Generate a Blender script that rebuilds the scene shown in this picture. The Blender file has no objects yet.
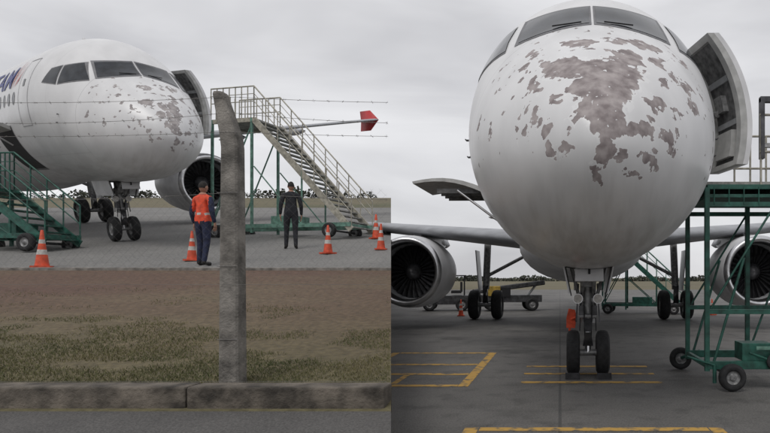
import bpy, bmesh, math, random
from mathutils import Vector, Matrix, noise as mnoise
random.seed(7)
sc=bpy.context.scene
SLOPE=0.15; SEAM=-0.2817
def col_new(o): sc.collection.objects.link(o); return o
# ---------------------------------------------------------------- materials
def mat(name,c,rough=0.6,metal=0.0,var=0.15,scale=6.0,bump=0.0,bscale=40.0,c2=None,stretch=None,pos=(.33,.68)):
    m=bpy.data.materials.new(name); m.use_nodes=True
    nt=m.node_tree; N=nt.nodes; L=nt.links; b=N['Principled BSDF']
    tc=N.new('ShaderNodeTexCoord'); src=tc.outputs['Object']
    if stretch:
        mp=N.new('ShaderNodeMapping'); mp.inputs['Scale'].default_value=stretch
        L.new(src,mp.inputs['Vector']); src=mp.outputs[0]
    n=N.new('ShaderNodeTexNoise'); n.inputs['Scale'].default_value=scale; n.inputs['Detail'].default_value=6
    L.new(src,n.inputs['Vector'])
    r=N.new('ShaderNodeValToRGB')
    c=tuple(c)
    a=c2 if c2 else tuple(max(0,x*(1-var*1.6)) for x in c)
    d=c if c2 else tuple(min(1,x*(1+var)) for x in c)
    r.color_ramp.elements[0].position=pos[0]; r.color_ramp.elements[1].position=pos[1]
    r.color_ramp.elements[0].color=(*a,1); r.color_ramp.elements[1].color=(*d,1)
    L.new(n.outputs['Fac'],r.inputs['Fac']); L.new(r.outputs['Color'],b.inputs['Base Color'])
    b.inputs['Roughness'].default_value=rough; b.inputs['Metallic'].default_value=metal
    if bump>0:
        n2=N.new('ShaderNodeTexNoise'); n2.inputs['Scale'].default_value=bscale; n2.inputs['Detail'].default_value=5
        L.new(src,n2.inputs['Vector'])
        bp=N.new('ShaderNodeBump'); bp.inputs['Strength'].default_value=bump; bp.inputs['Distance'].default_value=0.02
        L.new(n2.outputs['Fac'],bp.inputs['Height']); L.new(bp.outputs[0],b.inputs['Normal'])
    return m
M={}
M['white']=mat('white_paint',(.66,.66,.67),.35,var=.08,scale=2)
M['grey']=mat('grey_paint',(.32,.33,.34),.45,var=.1)
M['wing']=mat('wing_grey',(.33,.34,.36),.4,var=.12,scale=1.5,stretch=(1,3,1))
M['metal']=mat('bare_metal',(.62,.62,.63),.28,1.0,var=.08)
M['dmetal']=mat('dark_metal',(.09,.09,.095),.45,.6,var=.3)
M['strut']=mat('strut_grey',(.3,.3,.3),.45,.3,var=.3,scale=12)
M['rubber']=mat('tyre_rubber',(.018,.018,.019),.8,var=.3,scale=15)
M['hub']=mat('wheel_hub',(.25,.25,.25),.5,.4,var=.3,scale=20)
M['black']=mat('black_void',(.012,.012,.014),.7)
M['glass']=mat('cockpit_glass',(.022,.026,.032),.10,var=.3)
M['frame']=mat('window_frame',(.16,.16,.17),.5)
M['seal']=mat('door_seal',(.3,.3,.31),.6)
M['green']=mat('green_frame_paint',(.018,.095,.07),.5,var=.35,scale=8)
M['lgreen']=mat('pale_green_paint',(.12,.24,.19),.55,var=.3,scale=8)
M['galv']=mat('galvanised_rail',(.38,.36,.30),.5,.2,var=.25,scale=9)
M['tread']=mat('stair_tread',(.3,.3,.28),.7,var=.3,scale=9)
M['orange']=mat('cone_orange',(.62,.08,.03),.6,var=.2,scale=10)
M['reflect']=mat('reflective_white',(.5,.48,.45),.5,var=.2,scale=14)
M['concrete']=mat('old_concrete',(.21,.195,.175),.9,var=.35,scale=7,bump=.5,bscale=60)
M['kerbc']=mat('kerb_concrete',(.13,.112,.092),.9,var=.45,scale=5,bump=.6,bscale=40)
M['wire']=mat('fence_wire',(.2,.19,.18),.6,.3)
M['yellow']=mat('worn_yellow_paint',(.50,.30,.07),.8,var=.3,scale=7,c2=(.13,.115,.09),pos=(.38,.5))
M['lining']=mat('door_lining',(.42,.42,.41),.6,var=.12,scale=6)
M['dlining']=mat('door_mechanism',(.13,.13,.13),.7,var=.35,scale=10)
M['navy']=mat('navy_cloth',(.02,.026,.06),.9,var=.3,scale=14,bump=.4)
M['dark']=mat('dark_cloth',(.018,.019,.024),.9,var=.3,scale=14,bump=.4)
M['hivis']=mat('hivis_vest',(.75,.08,.03),.7,var=.2,scale=12,bump=.4)
M['skin']=mat('skin',(.35,.19,.13),.6,var=.08)
M['hair']=mat('hair',(.015,.012,.01),.8,var=.4,scale=40)
M['shoe']=mat('shoe_leather',(.015,.013,.012),.5)
M['blue']=mat('navy_lettering',(.035,.045,.2),.4,var=.05)
M['red']=mat('red_paint',(.5,.03,.035),.4,var=.08)
M['yel2']=mat('vehicle_yellow',(.4,.27,.05),.5,var=.25)
M['leaf']=mat('distant_leaves',(.05,.055,.038),.9,var=.6,scale=.4)
M['grass']=mat('grass_blades',(.15,.135,.06),.9,var=.5,scale=1.0,c2=(.075,.09,.032))
M['wall']=mat('retaining_concrete',(.22,.21,.2),.9,var=.3,scale=.5,bump=.3)

class MB:
    def __init__(s): s.v=[]; s.f=[]; s.m=[]; s.mats=[]; s.sm=[]
    def mi(s,m):
        m=M[m] if isinstance(m,str) else m
        if m not in s.mats: s.mats.append(m)
        return s.mats.index(m)
    def add(s,vs,fs,m,smooth=False):
        o=len(s.v); s.v+= [tuple(x) for x in vs]; k=s.mi(m)
        for f in fs: s.f.append([i+o for i in f]); s.m.append(k); s.sm.append(smooth)
    def box(s,c,d,m,rot=None,taper=1.0,bev=0.0):
        hx,hy,hz=d[0]/2,d[1]/2,d[2]/2
        vs=[]
        for z,t in((-hz,1),(hz,taper)):
            for x,y in((-hx,-hy),(hx,-hy),(hx,hy),(-hx,hy)): vs.append(Vector((x*t,y*t,z)))
        if rot is not None: vs=[rot@v for v in vs]
        vs=[v+Vector(c) for v in vs]
        s.add(vs,[(3,2,1,0),(4,5,6,7),(0,1,5,4),(1,2,6,5),(2,3,7,6),(3,0,4,7)],m)
    def cyl(s,p0,p1,r0,m,r1=None,n=10,caps=True,smooth=True):
        r1=r0 if r1 is None else r1
        p0=Vector(p0);p1=Vector(p1); a=(p1-p0)
        if a.length<1e-6: return
        a.normalize(); u=a.orthogonal().normalized(); w=a.cross(u)
        vs=[]
        for p,r in((p0,r0),(p1,r1)):
            for i in range(n):
                t=2*math.pi*i/n; vs.append(p+u*math.cos(t)*r+w*math.sin(t)*r)
        s.add(vs,[(i,(i+1)%n,n+(i+1)%n,n+i) for i in range(n)],m,smooth)
        if caps:
            s.add(vs[:n],[tuple(reversed(range(n)))],m); s.add(vs[n:],[tuple(range(n))],m)
    def lathe(s,c,axis,prof,m,n=32,smooth=True):
        c=Vector(c); a=Vector(axis).normalized(); u=a.orthogonal().normalized(); w=a.cross(u)
        vs=[]
        for (t,r) in prof:
            for i in range(n):
                q=2*math.pi*i/n; vs.append(c+a*t+u*math.cos(q)*r+w*math.sin(q)*r)
        fs=[]
        for j in range(len(prof)-1):
            for i in range(n): fs.append((j*n+i,j*n+(i+1)%n,(j+1)*n+(i+1)%n,(j+1)*n+i))
        s.add(vs,fs,m,smooth)
    def loft(s,rings,m,closed=True,caps=True,smooth=True):
        n=len(rings[0]); vs=[p for r in rings for p in r]; fs=[]
        for j in range(len(rings)-1):
            for i in range(n if closed else n-1): fs.append((j*n+i,j*n+(i+1)%n,(j+1)*n+(i+1)%n,(j+1)*n+i))
        s.add(vs,fs,m,smooth)
        if caps:
            s.add(rings[0],[tuple(range(n))],m); s.add(rings[-1],[tuple(range(n))],m)
    def wheel(s,c,axis,r,w,n=28):
        h=w/2
        s.lathe(c,axis,[(-h*.7,r*.5),(-h*.95,r*.62),(-h,r*.8),(-h*.75,r*.95),(-h*.3,r),(h*.3,r),(h*.75,r*.95),(h,r*.8),(h*.95,r*.62),(h*.7,r*.5)],'rubber',n)
        s.lathe(c,axis,[(-h*.75,.001),(-h*.75,r*.2),(-h*.5,r*.25),(-h*.5,r*.42),(-h*.75,r*.5)],'hub',n)
        s.lathe(c,axis,[(h*.75,.001),(h*.75,r*.2),(h*.5,r*.25),(h*.5,r*.42),(h*.75,r*.5)],'hub',n)
    def obj(s,name,parent=None,recalc=True,bevel=0):
        me=bpy.data.meshes.new(name); me.from_pydata(s.v,[],s.f)
        for m in s.mats: me.materials.append(m)
        me.polygons.foreach_set('material_index',s.m); me.polygons.foreach_set('use_smooth',s.sm)
        if recalc:
            bm=bmesh.new(); bm.from_mesh(me); bmesh.ops.recalc_face_normals(bm,faces=bm.faces); bm.to_mesh(me); bm.free()
        me.update(); o=bpy.data.objects.new(name,me); col_new(o)
        if parent: o.parent=parent
        if bevel:
            md=o.modifiers.new('bev','BEVEL'); md.width=bevel; md.segments=2; md.limit_method='ANGLE'
        return o
def empty(name,loc=(0,0,0),rz=0,mtx=None):
    e=bpy.data.objects.new(name,None); e.empty_display_size=.3; col_new(e)
    e.matrix_world = mtx if mtx is not None else Matrix.Translation(loc)@Matrix.Rotation(rz,4,'Z')
    return e
def gl(px,py):
    Y=990/(py-188); return Vector(((px-560)/600*Y,Y,SLOPE*Y+.004))
def gr(px,py):
    Y=990/(py-278); return Vector(((px-560)/600*Y,Y,0.0))

# ---------------------------------------------------------------- fuselage
TS=[0,.03,.1,.3,.6,1.0,1.5,2.0,2.6,3.2,4.0,5.0,6.5,9,24,28,32,36,38]
TW=[0,.17,.32,.57,.85,1.10,1.34,1.51,1.66,1.76,1.88,1.955,1.975,1.975,1.975,1.8,1.3,.6,.2]
TT=[2.95,3.12,3.27,3.55,3.85,4.17,4.50,4.83,5.32,5.70,5.91,5.97,5.98,5.98,5.98,5.98,5.9,5.7,5.5]
TB=[2.95,2.80,2.66,2.45,2.25,2.08,1.95,1.87,1.82,1.80,1.79,1.80,1.82,1.82,1.82,2.3,3.4,4.6,5.1]
TX=[math.sqrt(s) for s in TS]
def pch(tab,s):
    x=math.sqrt(max(0,min(s,37.99)))
    i=0
    while i<len(TX)-2 and TX[i+1]<=x: i+=1
    def sl(k):
        if k<=0: return (tab[1]-tab[0])/(TX[1]-TX[0])
        if k>=len(TX)-1: return (tab[-1]-tab[-2])/(TX[-1]-TX[-2])
        a=(tab[k]-tab[k-1])/(TX[k]-TX[k-1]); b=(tab[k+1]-tab[k])/(TX[k+1]-TX[k])
        if a*b<=0: return 0
        return 2*a*b/(a+b)
    h=TX[i+1]-TX[i]; t=(x-TX[i])/h; m0=sl(i)*h; m1=sl(i+1)*h
    return (2*t**3-3*t*t+1)*tab[i]+(t**3-2*t*t+t)*m0+(-2*t**3+3*t*t)*tab[i+1]+(t**3-t*t)*m1
def sec(s):
    t=pch(TT,s); b=pch(TB,s); return pch(TW,s),(t+b)/2,(t-b)/2
def surf(s,th):
    w,c,h=sec(s); return Vector((w*math.cos(th),s,c+h*math.sin(th)))
def nrm(s,th):
    a=surf(s+.01,th)-surf(max(1e-4,s-.01),th); b=surf(s,th+.01)-surf(s,th-.01)
    n=a.cross(b).normalized(); p=surf(s,th); w,c,h=sec(s)
    if n.dot(Vector((p.x,-.2,p.z-c)))<0: n=-n
    return n
def solve(x,z):
    lo,hi=0.001,12
    for _ in range(40):
        m=(lo+hi)/2; w,c,h=sec(m)
        if (x/w)**2+((z-c)/h)**2>1: lo=m
        else: hi=m
    return hi
def th_xz(x,z,s):
    w,c,h=sec(s); return math.atan2((z-c)/h,x/w)
def on_xz(x,z,off):
    s=solve(x,z); t=th_xz(x,z,s); return surf(s,t)+nrm(s,t)*off
def on_sz(s,z,side,off):
    w,c,h=sec(s); q=max(-1,min(1,(z-c)/h)); t=math.asin(q)
    if side<0: t=math.pi-t
    return surf(s,t)+nrm(s,t)*off
def patch(mb,corners,fn,off,m,n=10):
    vs=[]
    for j in range(n+1):
        for i in range(n+1):
            u=i/n; v=j/n
            a=[(1-u)*(1-v)*corners[0][k]+u*(1-v)*corners[1][k]+u*v*corners[2][k]+(1-u)*v*corners[3][k] for k in(0,1)]
            vs.append(fn(a[0],a[1],off))
    fs=[(j*(n+1)+i,j*(n+1)+i+1,(j+1)*(n+1)+i+1,(j+1)*(n+1)+i) for j in range(n) for i in range(n)]
    mb.add(vs,fs,m,True)
def grow(cs,d):
    cx=sum(c[0] for c in cs)/4; cy=sum(c[1] for c in cs)/4
    return [(c[0]+d*(1 if c[0]>cx else -1),c[1]+d*(1 if c[1]>cy else -1)) for c in cs]

BL=[(607,70,33,22),(626,58,14,13),(598,95,22,26),(602,120,20,20),(597,150,10,14),(558,66,22,16),(573,84,12,14),
    (577,41,17,9),(588,110,20,15),(617,86,18,16),
    (541,128,7,11),(529,113,6,7),(528,86,7,10),(523,66,6,8),(530,52,8,6),(545,152,6,7),(635,130,17,10),(641,44,26,8),
    (656,62,7,9),(655,104,14,6),(665,140,9,9),(683,87,11,6),(684,62,6,10),(690,108,7,6),(640,158,8,7),(612,160,6,6),
    (660,85,7,6),(560,150,7,6),(612,40,10,5),(669,75,5,8),(520,128,6,9),(553,98,8,6),(648,118,6,5),(590,172,4,5),(625,178,5,4),(676,112,6,4)]
blobs=[]
for (px,py,rx,rz) in BL:
    Y=6.0
    for _ in range(12):
        x=(px-592)/600*Y; z=1.65+(278-py)/600*Y; Y=.6*Y+.4*(5.5+min(3,solve(x,z)))
    x=(px-592)/600*Y; z=1.65+(278-py)/600*Y
    blobs.append((x,z,rx/600*Y,rz/600*Y))
def fus_mat(name,kr,scat,c_lo,c_hi,ydepth,zlo,d2k,keepv):
    m=bpy.data.materials.new(name); m.use_nodes=True
    nt=m.node_tree; N=nt.nodes; L=nt.links; b=N['Principled BSDF']
    def mth(op,a,bb=None,c=None):
        n=N.new('ShaderNodeMath'); n.operation=op
        for i,v in enumerate((a,bb,c)):
            if v is None: continue
            if isinstance(v,(int,float)): n.inputs[i].default_value=v
            else: L.new(v,n.inputs[i])
        return n.outputs[0]
    tc=N.new('ShaderNodeTexCoord'); P=tc.outputs['Object']
    def noise(sc_,det=4,vec=None):
        n=N.new('ShaderNodeTexNoise'); n.inputs['Scale'].default_value=sc_; n.inputs['Detail'].default_value=det
        L.new(vec or P,n.inputs['Vector']); return n
    def vm(op,a,bb):
        n=N.new('ShaderNodeVectorMath'); n.operation=op
        L.new(a,n.inputs[0])
        if isinstance(bb,tuple): n.inputs[1].default_value=bb
        else: L.new(bb,n.inputs[1])
        return n.outputs[0]
    n1=noise(4.2,2); n2=noise(14,7)
    d1=vm('MULTIPLY',vm('SUBTRACT',n1.outputs['Color'],(.5,.5,.5)),(.34,.34,.34))
    d2=vm('MULTIPLY',vm('SUBTRACT',n2.outputs['Color'],(.5,.5,.5)),(d2k,d2k,d2k))
    Q=vm('ADD',vm('ADD',P,d1),d2)
    sx=N.new('ShaderNodeSeparateXYZ'); L.new(Q,sx.inputs[0])
    s0=N.new('ShaderNodeSeparateXYZ'); L.new(P,s0.inputs[0])
    acc=None
    for (x,z,rx,rz) in blobs:
        a=mth('DIVIDE',mth('SUBTRACT',sx.outputs[0],x),rx*kr); c=mth('DIVIDE',mth('SUBTRACT',sx.outputs[2],z),rz*kr)
        d=mth('ADD',mth('MULTIPLY',a,a),mth('MULTIPLY',c,c))
        acc=d if acc is None else mth('MINIMUM',acc,d)
    big=mth('LESS_THAN',acc,1.0)
    n3=noise(6.5,4); n4=noise(1.3,1)
    thr=mth('SUBTRACT',scat,mth('MULTIPLY',n4.outputs['Fac'],.2))
    front=mth('LESS_THAN',s0.outputs[1],mth('ADD',ydepth,mth('MULTIPLY',n4.outputs['Fac'],.1)))
    upper=mth('GREATER_THAN',s0.outputs[2],mth('ADD',zlo,mth('MULTIPLY',n4.outputs['Fac'],.5)))
    sca=mth('MULTIPLY',mth('GREATER_THAN',n3.outputs['Fac'],thr),upper)
    mask=mth('MULTIPLY',mth('MAXIMUM',big,sca),front)
    nch=noise(10,3); keep=mth('LESS_THAN',nch.outputs['Fac'],keepv); mask=mth('MULTIPLY',mask,keep)
    e_in=mth('LESS_THAN',acc,1.35); edge=mth('MULTIPLY',mth('MULTIPLY',e_in,mth('SUBTRACT',1,mask)),front)
    mpv=N.new('ShaderNodeMapping'); mpv.inputs['Scale'].default_value=(1.5,1.0,.6); L.new(P,mpv.inputs[0])
    ns=noise(1.6,7,mpv.outputs[0])
    rp=N.new('ShaderNodeValToRGB'); rp.color_ramp.elements[0].color=(.61,.61,.615,1); rp.color_ramp.elements[1].color=(.70,.70,.705,1)
    rp.color_ramp.elements[0].position=.3; rp.color_ramp.elements[1].position=.62
    L.new(ns.outputs['Fac'],rp.inputs['Fac'])
    def line(v,at,wd): return mth('LESS_THAN',mth('ABSOLUTE',mth('SUBTRACT',v,at)),wd)
    seams=line(s0.outputs[1],2.02,.006)
    for at in (3.35,5.2,7.0,10.2,13.6,17.2): seams=mth('MAXIMUM',seams,line(s0.outputs[1],at,.004))
    seams=mth('MAXIMUM',seams,mth('MULTIPLY',line(s0.outputs[2],2.55,.004),mth('GREATER_THAN',s0.outputs[1],2.03)))
    pr=N.new('ShaderNodeValToRGB'); pr.color_ramp.elements[0].color=(*c_lo,1); pr.color_ramp.elements[1].color=(*c_hi,1)
    pr.color_ramp.elements[0].position=.35; pr.color_ramp.elements[1].position=.66
    nf=noise(9,9); L.new(nf.outputs['Fac'],pr.inputs['Fac'])
    def mix(f,a,c):
        n=N.new('ShaderNodeMix'); n.data_type='RGBA'
        L.new(f,n.inputs['Factor'])
        for k,v in((6,a),(7,c)):
            if isinstance(v,tuple): n.inputs[k].default_value=v
            else: L.new(v,n.inputs[k])
        return n.outputs[2]
    # belly grime
    mpg=N.new('ShaderNodeMapping'); mpg.inputs['Scale'].default_value=(6,1.2,.8); L.new(P,mpg.inputs[0]); ng=noise(1.5,6,mpg.outputs[0])
    gz=N.new('ShaderNodeMapRange'); L.new(s0.outputs[2],gz.inputs[0]); gz.inputs[1].default_value=2.9; gz.inputs[2].default_value=1.85; gz.inputs[3].default_value=0; gz.inputs[4].default_value=1
    gn=N.new('ShaderNodeMapRange'); L.new(ng.outputs['Fac'],gn.inputs[0]); gn.inputs[1].default_value=.4; gn.inputs[2].default_value=.7; gn.inputs[3].default_value=.1; gn.inputs[4].default_value=.55
    c1=mix(mth('MULTIPLY',seams,.4),rp.outputs[0],(.2,.2,.2,1))
    c1=mix(mth('MULTIPLY',gz.outputs[0],gn.outputs[0]),c1,(.30,.28,.26,1))
    c2=mix(mth('MULTIPLY',edge,.3),c1,(.80,.80,.80,1))
    c3=mix(mask,c2,pr.outputs[0])
    L.new(c3,b.inputs['Base Color'])
    L.new(mth('ADD',.3,mth('MULTIPLY',mask,.45)),b.inputs['Roughness'])
    bp=N.new('ShaderNodeBump'); bp.inputs['Strength'].default_value=.7; bp.inputs['Distance'].default_value=.009
    nw=noise(1.5,2)
    L.new(mth('ADD',mth('SUBTRACT',1,mask),mth('MULTIPLY',nw.outputs['Fac'],1.2)),bp.inputs['Height']); L.new(bp.outputs[0],b.inputs['Normal'])
    return m
FM_R=fus_mat('hail_damaged_white_paint',1.0,.76,(.20,.17,.17),(.40,.36,.355),1.98,2.6,.17,.67)
FM_L=fus_mat('hail_damaged_white_paint_b',.72,.755,(.24,.22,.22),(.42,.39,.385),1.85,2.5,.2,.64)

def airfoil(le,chord,th,n=9):
    us=[(1-math.cos(math.pi*i/n))/2 for i in range(n+1)]
    up=[(u,max(0,5*th*(.2969*math.sqrt(u)-.126*u-.3516*u*u+.2843*u**3-.1015*u**4))) for u in us]
    ring=[Vector((0,u*chord,t*chord)) for u,t in up]+[Vector((0,u*chord,-t*chord*.55)) for u,t in reversed(up[1:-1])]
    return [Vector(le)+p for p in ring]

def aircraft(name,mtx,FM,eng_s,eng_x,ek,wing,gear_s,main_s,main_x,stb_len,red_tip,text,fence=.6,wz=0.0):
    R=empty(name,mtx=mtx)
    mb=MB(); n=96
    ss=[.0008,.004,.012,.03,.06,.1,.16,.23,.31,.4,.5,.62,.75,.9,1.05]+[1.2+.16*i for i in range(25)]+[5.4+1.0*i for i in range(19)]+[25,26,27,28,29,30,31,32,33,34,35,36,37,37.9]
    mb.loft([[surf(s,2*math.pi*i/n) for i in range(n)] for s in ss],FM)
    mb.obj('fuselage',R)
    mb=MB(); rings=[]
    for i in range(17):
        t=i/16; s=wing[0]-1.6+t*10.5; k=math.sin(math.pi*t)**.5 if 0<t<1 else 0
        rings.append([Vector((math.cos(q)*(1.2+.9*k),s,2.7+math.sin(q)*(.5+.72*k))) for q in [2*math.pi*j/32 for j in range(32)]])
    mb.loft(rings,'white'); mb.obj('belly_fairing',R)
    mb=MB(); w2=wz*1.35
    for sd in(1,-1):
        c=[(.045*sd,4.84+wz),(.95*sd,4.66+wz),(.86*sd,5.17+w2),(.045*sd,5.27+w2)]
        patch(mb,[(c[0][0]-.03*sd,c[0][1]-.045),(c[1][0]+.05*sd,c[1][1]-.045),(c[2][0]+.05*sd,c[2][1]+.045),(c[3][0]-.03*sd,c[3][1]+.045)],on_xz,.006,'frame')
        patch(mb,c,on_xz,.012,'glass')
        s1=solve(.95,4.66+wz)+.1; s2=solve(.86,5.17+w2)+.1
        c=[(s1,4.60+wz),(3.02+wz,4.52+wz),(3.12+wz,5.05+w2),(s2+.02,5.14+w2)]
        fn=lambda a,b,o,sd=sd: on_sz(a,b,sd,o)
        patch(mb,grow(c,.035),fn,.006,'frame'); patch(mb,c,fn,.012,'glass')
        c=[(3.14+wz,4.52+wz),(3.78+wz,4.62+wz),(3.55+wz,5.0+w2),(3.22+wz,5.06+w2)]
        patch(mb,grow(c,.03),fn,.006,'frame'); patch(mb,c,fn,.012,'glass')
        a=on_xz(.14*sd,4.82+wz,.03); b_=on_xz(.50*sd,4.80+wz,.035); mb.cyl(a,b_,.009,'black',n=6)
    mb.obj('cockpit_windows',R)
    mb=MB()
    for sd in(1,-1):
        for k in range(34):
            s=5.75+.53*k
            for (ra,rb,o,mm) in((.115,.165,.008,'glass'),(.14,.19,.004,'grey')):
                vs=[on_sz(s+ra*math.cos(q),4.18+rb*math.sin(q),sd,o) for q in [2*math.pi*j/14 for j in range(14)]]
                mb.add(vs,[tuple(range(14))],mm)
    mb.obj('cabin_windows',R)
    mb=MB()
    def outline(s0,s1,z0,z1,sd,w=.022):
        fn=lambda a,b,o: on_sz(a,b,sd,o)
        for q in ([(s0,z0),(s1,z0),(s1,z0+w),(s0,z0+w)],[(s0,z1),(s1,z1),(s1,z1+w),(s0,z1+w)],
                  [(s0,z0+w),(s0+w,z0+w),(s0+w,z1),(s0,z1)],[(s1-w,z0+w),(s1,z0+w),(s1,z1),(s1-w,z1)]): patch(mb,q,fn,.007,'seal',14)
    outline(4.45,5.27,3.35,5.2,-1)
    patch(mb,[(4.8,4.45),(4.95,4.45),(4.95,4.65),(4.8,4.65)],lambda a,b,o:on_sz(a,b,-1,o),.009,'glass',3)
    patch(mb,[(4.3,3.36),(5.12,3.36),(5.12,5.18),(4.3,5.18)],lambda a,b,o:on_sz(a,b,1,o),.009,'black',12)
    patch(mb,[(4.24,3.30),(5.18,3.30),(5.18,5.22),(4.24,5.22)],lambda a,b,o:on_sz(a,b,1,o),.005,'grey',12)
    co_=-.4 if text else 0
    cs=[(7.0+co_,2.25),(8.85+co_,2.25),(8.85+co_,3.42),(7.0+co_,3.42)]
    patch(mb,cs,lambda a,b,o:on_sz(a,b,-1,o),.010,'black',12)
    patch(mb,grow(cs,.05),lambda a,b,o:on_sz(a,b,-1,o),.005,'frame',12)
    mb.obj('door_openings',R)
    mb=MB(); rr=[]
    for t in range(9):
        u=t/8; x=-1.93-1.72*u; z=3.46+.20*math.sin(u*math.pi*.9)+.16*u
        rr.append((x,z))
    ring=rr+[(x+.02,z-.12*(1-.6*(x+1.93)/-1.72)) for x,z in reversed(rr)]
    mb.loft([[Vector((x,s+co_,z)) for x,z in ring] for s in (7.05,7.5,8.3,8.8)],'lining',smooth=False)
    for s in(7.2,7.6,8.0,8.4): mb.box((-2.6,s+co_,3.50),(1.1,.05,.10),'dlining')
    for s in(7.1,8.76): mb.cyl((-1.9,s+co_,2.9),(-2.7,s+co_,3.5),.025,'metal',n=8)
    mb.obj('cargo_door',R)
    mb=MB(); K=24; zs=[3.32+1.93*i/K for i in range(K+1)]
    def dp(u,z,o):
        w,c,h=sec(4.3); x=w*math.sqrt(max(0,1-((z-c)/h)**2))
        return Vector((x+.10+(1-u)*.22+o,3.35+u*.86,z))
    for (o0,o1,mm,u0,u1,z0,z1) in ((0.075,.15,'white',0,1,0,K),(-.02,.073,'lining',0.0,.14,0,K),(-.02,.073,'lining',.88,1,0,K),(.03,.072,'dlining',.14,.88,1,K-1),(-.02,.073,'lining',.14,.88,0,1),(-.02,.073,'lining',.14,.88,K-1,K),
        (.0,.028,'grey',.2,.82,8,9),(.0,.028,'grey',.2,.82,16,17),(-.05,.028,'lining',.25,.75,2,7),(-.05,.028,'strut',.45,.7,11,14)):
        rings=[]
        for k in range(z0,z1+1):
            z=zs[k]; rings.append([dp(u0,z,o0),dp(u1,z,o0),dp(u1,z,o1),dp(u0,z,o1)])
        mb.loft(rings,mm,smooth=False)
    mb.cyl((1.8,4.4,4.2),(2.0,3.9,4.2),.05,'strut')
    mb.obj('passenger_door',R)
    le0,le1,b1,z0,z1,ch0,ch1=wing
    for sd,B in((1,b1),(-1,stb_len)):
        mb=MB(); rings=[]; kk=12
        for i in range(kk+1):
            t=i/kk*B/b1; x=1.2+(b1-1.2)*t
            ch=ch0+(ch1-ch0)*(min(1,t*1.45)**.8)*.9+(ch1-ch0)*.1*t
            rings.append(airfoil((sd*x,le0+(le1-le0)*t,z0+(z1-z0)*t),ch,.135-.02*t))
        mb.loft(rings,'wing')
        for t in(.28,.5,.72):
            if t*b1>B: continue
            x=1.2+(b1-1.2)*t; y=le0+(le1-le0)*t; z=z0+(z1-z0)*t; ch=ch0+(ch1-ch0)*t
            mb.lathe((sd*x,y+ch*.55,z-.22),(0,1,.0),[(0,.02),(.4,.13),(1.2,.2),(2.2,.17),(3,.03)],'wing',12)
        mb.obj('wing_port' if sd>0 else 'wing_starboard',R)
        if B==b1:
            mb=MB(); x=sd*b1
            for q in (1,-1):
                mb.loft([[Vector((x-.03,le1+.0,z1)),Vector((x+.03,le1,z1)),Vector((x+.03,le1+ch1,z1)),Vector((x-.03,le1+ch1,z1))],
                    [Vector((x-.015,le1+.8,z1+fence*q)),Vector((x+.015,le1+.8,z1+fence*q)),Vector((x+.015,le1+ch1+.1,z1+fence*q)),Vector((x-.015,le1+ch1+.1,z1+fence*q))]],'red' if red_tip else 'white')
            mb.obj('wingtip_fence',R)
    mb=MB()
    mb.loft([[Vector((p.z,y0+p.y,z)) for p in airfoil((0,0,0),ch,.1)] for (y0,z,ch) in((29.5,5.6,6.2),(34.8,11.7,2.2))],'white')
    for sd in(1,-1):
        mb.loft([airfoil((sd*.5,32.5,5.2),3.8,.1),airfoil((sd*6.2,36,5.9),1.4,.1)],'white')
    mb.obj('tail',R)
    for sd in(1,-1):
        mb=MB(); c=(sd*eng_x,eng_s,1.86); ax=(0,1,0)
        def LT(prof,m,n): mb.lathe(c,ax,[(a,r*ek) for a,r in prof],m,n)
        LT([(.16,1.13),(.5,1.18),(1.1,1.2),(1.9,1.19),(2.7,1.1),(3.3,.98)],'white',56)
        LT([(.5,.90),(.25,.905),(.1,.93),(.02,.98),(0,1.03),(.03,1.08),(.16,1.131)],'metal',56)
        LT([(.5,.90),(.8,.90),(1.0,.88)],'grey',56)
        LT([(1.12,.89),(1.12,.01)],'black',56)
        LT([(3.3,.98),(3.25,.9),(2.6,.8)],'dmetal',40)
        LT([(2.4,.62),(3.5,.55),(4.2,.4),(4.25,.33)],'dmetal',32)
        LT([(3.8,.3),(4.4,.2),(4.8,.02)],'dmetal',20)
        LT([(.62,.01),(.68,.1),(.8,.2),(.95,.27),(1.05,.28)],'dmetal',24)
        for k in range(28):
            q=2*math.pi*k/28
            def P(r,dq,dy): return Vector(c)+Vector((ek*r*math.cos(q+dq),dy,ek*r*math.sin(q+dq)))
            mb.add([P(.26,0,.92),P(.26,.14,1.08),P(.88,.17,1.06),P(.88,.02,.9),P(.6,0,.88),P(.6,.16,1.05)],[(0,1,5,4),(4,5,2,3)],'dmetal')
        mb.obj('engine_'+('port' if sd>0 else 'starboard'),R)
        mb=MB(); zt=z0+(z1-z0)*.27
        mb.loft([[Vector((sd*eng_x-.16,eng_s+.9,2.9)),Vector((sd*eng_x+.16,eng_s+.9,2.9)),Vector((sd*eng_x+.16,eng_s+4.6,2.6)),Vector((sd*eng_x-.16,eng_s+4.6,2.6))],
                 [Vector((sd*eng_x-.12,eng_s+2.0,zt+.06)),Vector((sd*eng_x+.12,eng_s+2.0,zt+.06)),Vector((sd*eng_x+.12,eng_s+6,zt)),Vector((sd*eng_x-.12,eng_s+6,zt))]],'white',smooth=False)
        mb.obj('pylon',R)
    mb=MB(); g=gear_s
    mb.cyl((0,g,.38),(0,g+.08,1.0),.055,'metal'); mb.cyl((0,g+.07,.9),(0,g+.2,2.1),.10,'strut',n=14)
    mb.cyl((0,g+.07,.88),(0,g+.08,1.0),.125,'strut',n=14); mb.cyl((0,g+.13,1.45),(0,g+.14,1.58),.13,'strut',n=14)
    mb.cyl((-.3,g,.38),(.3,g,.38),.055,'strut')
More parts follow.
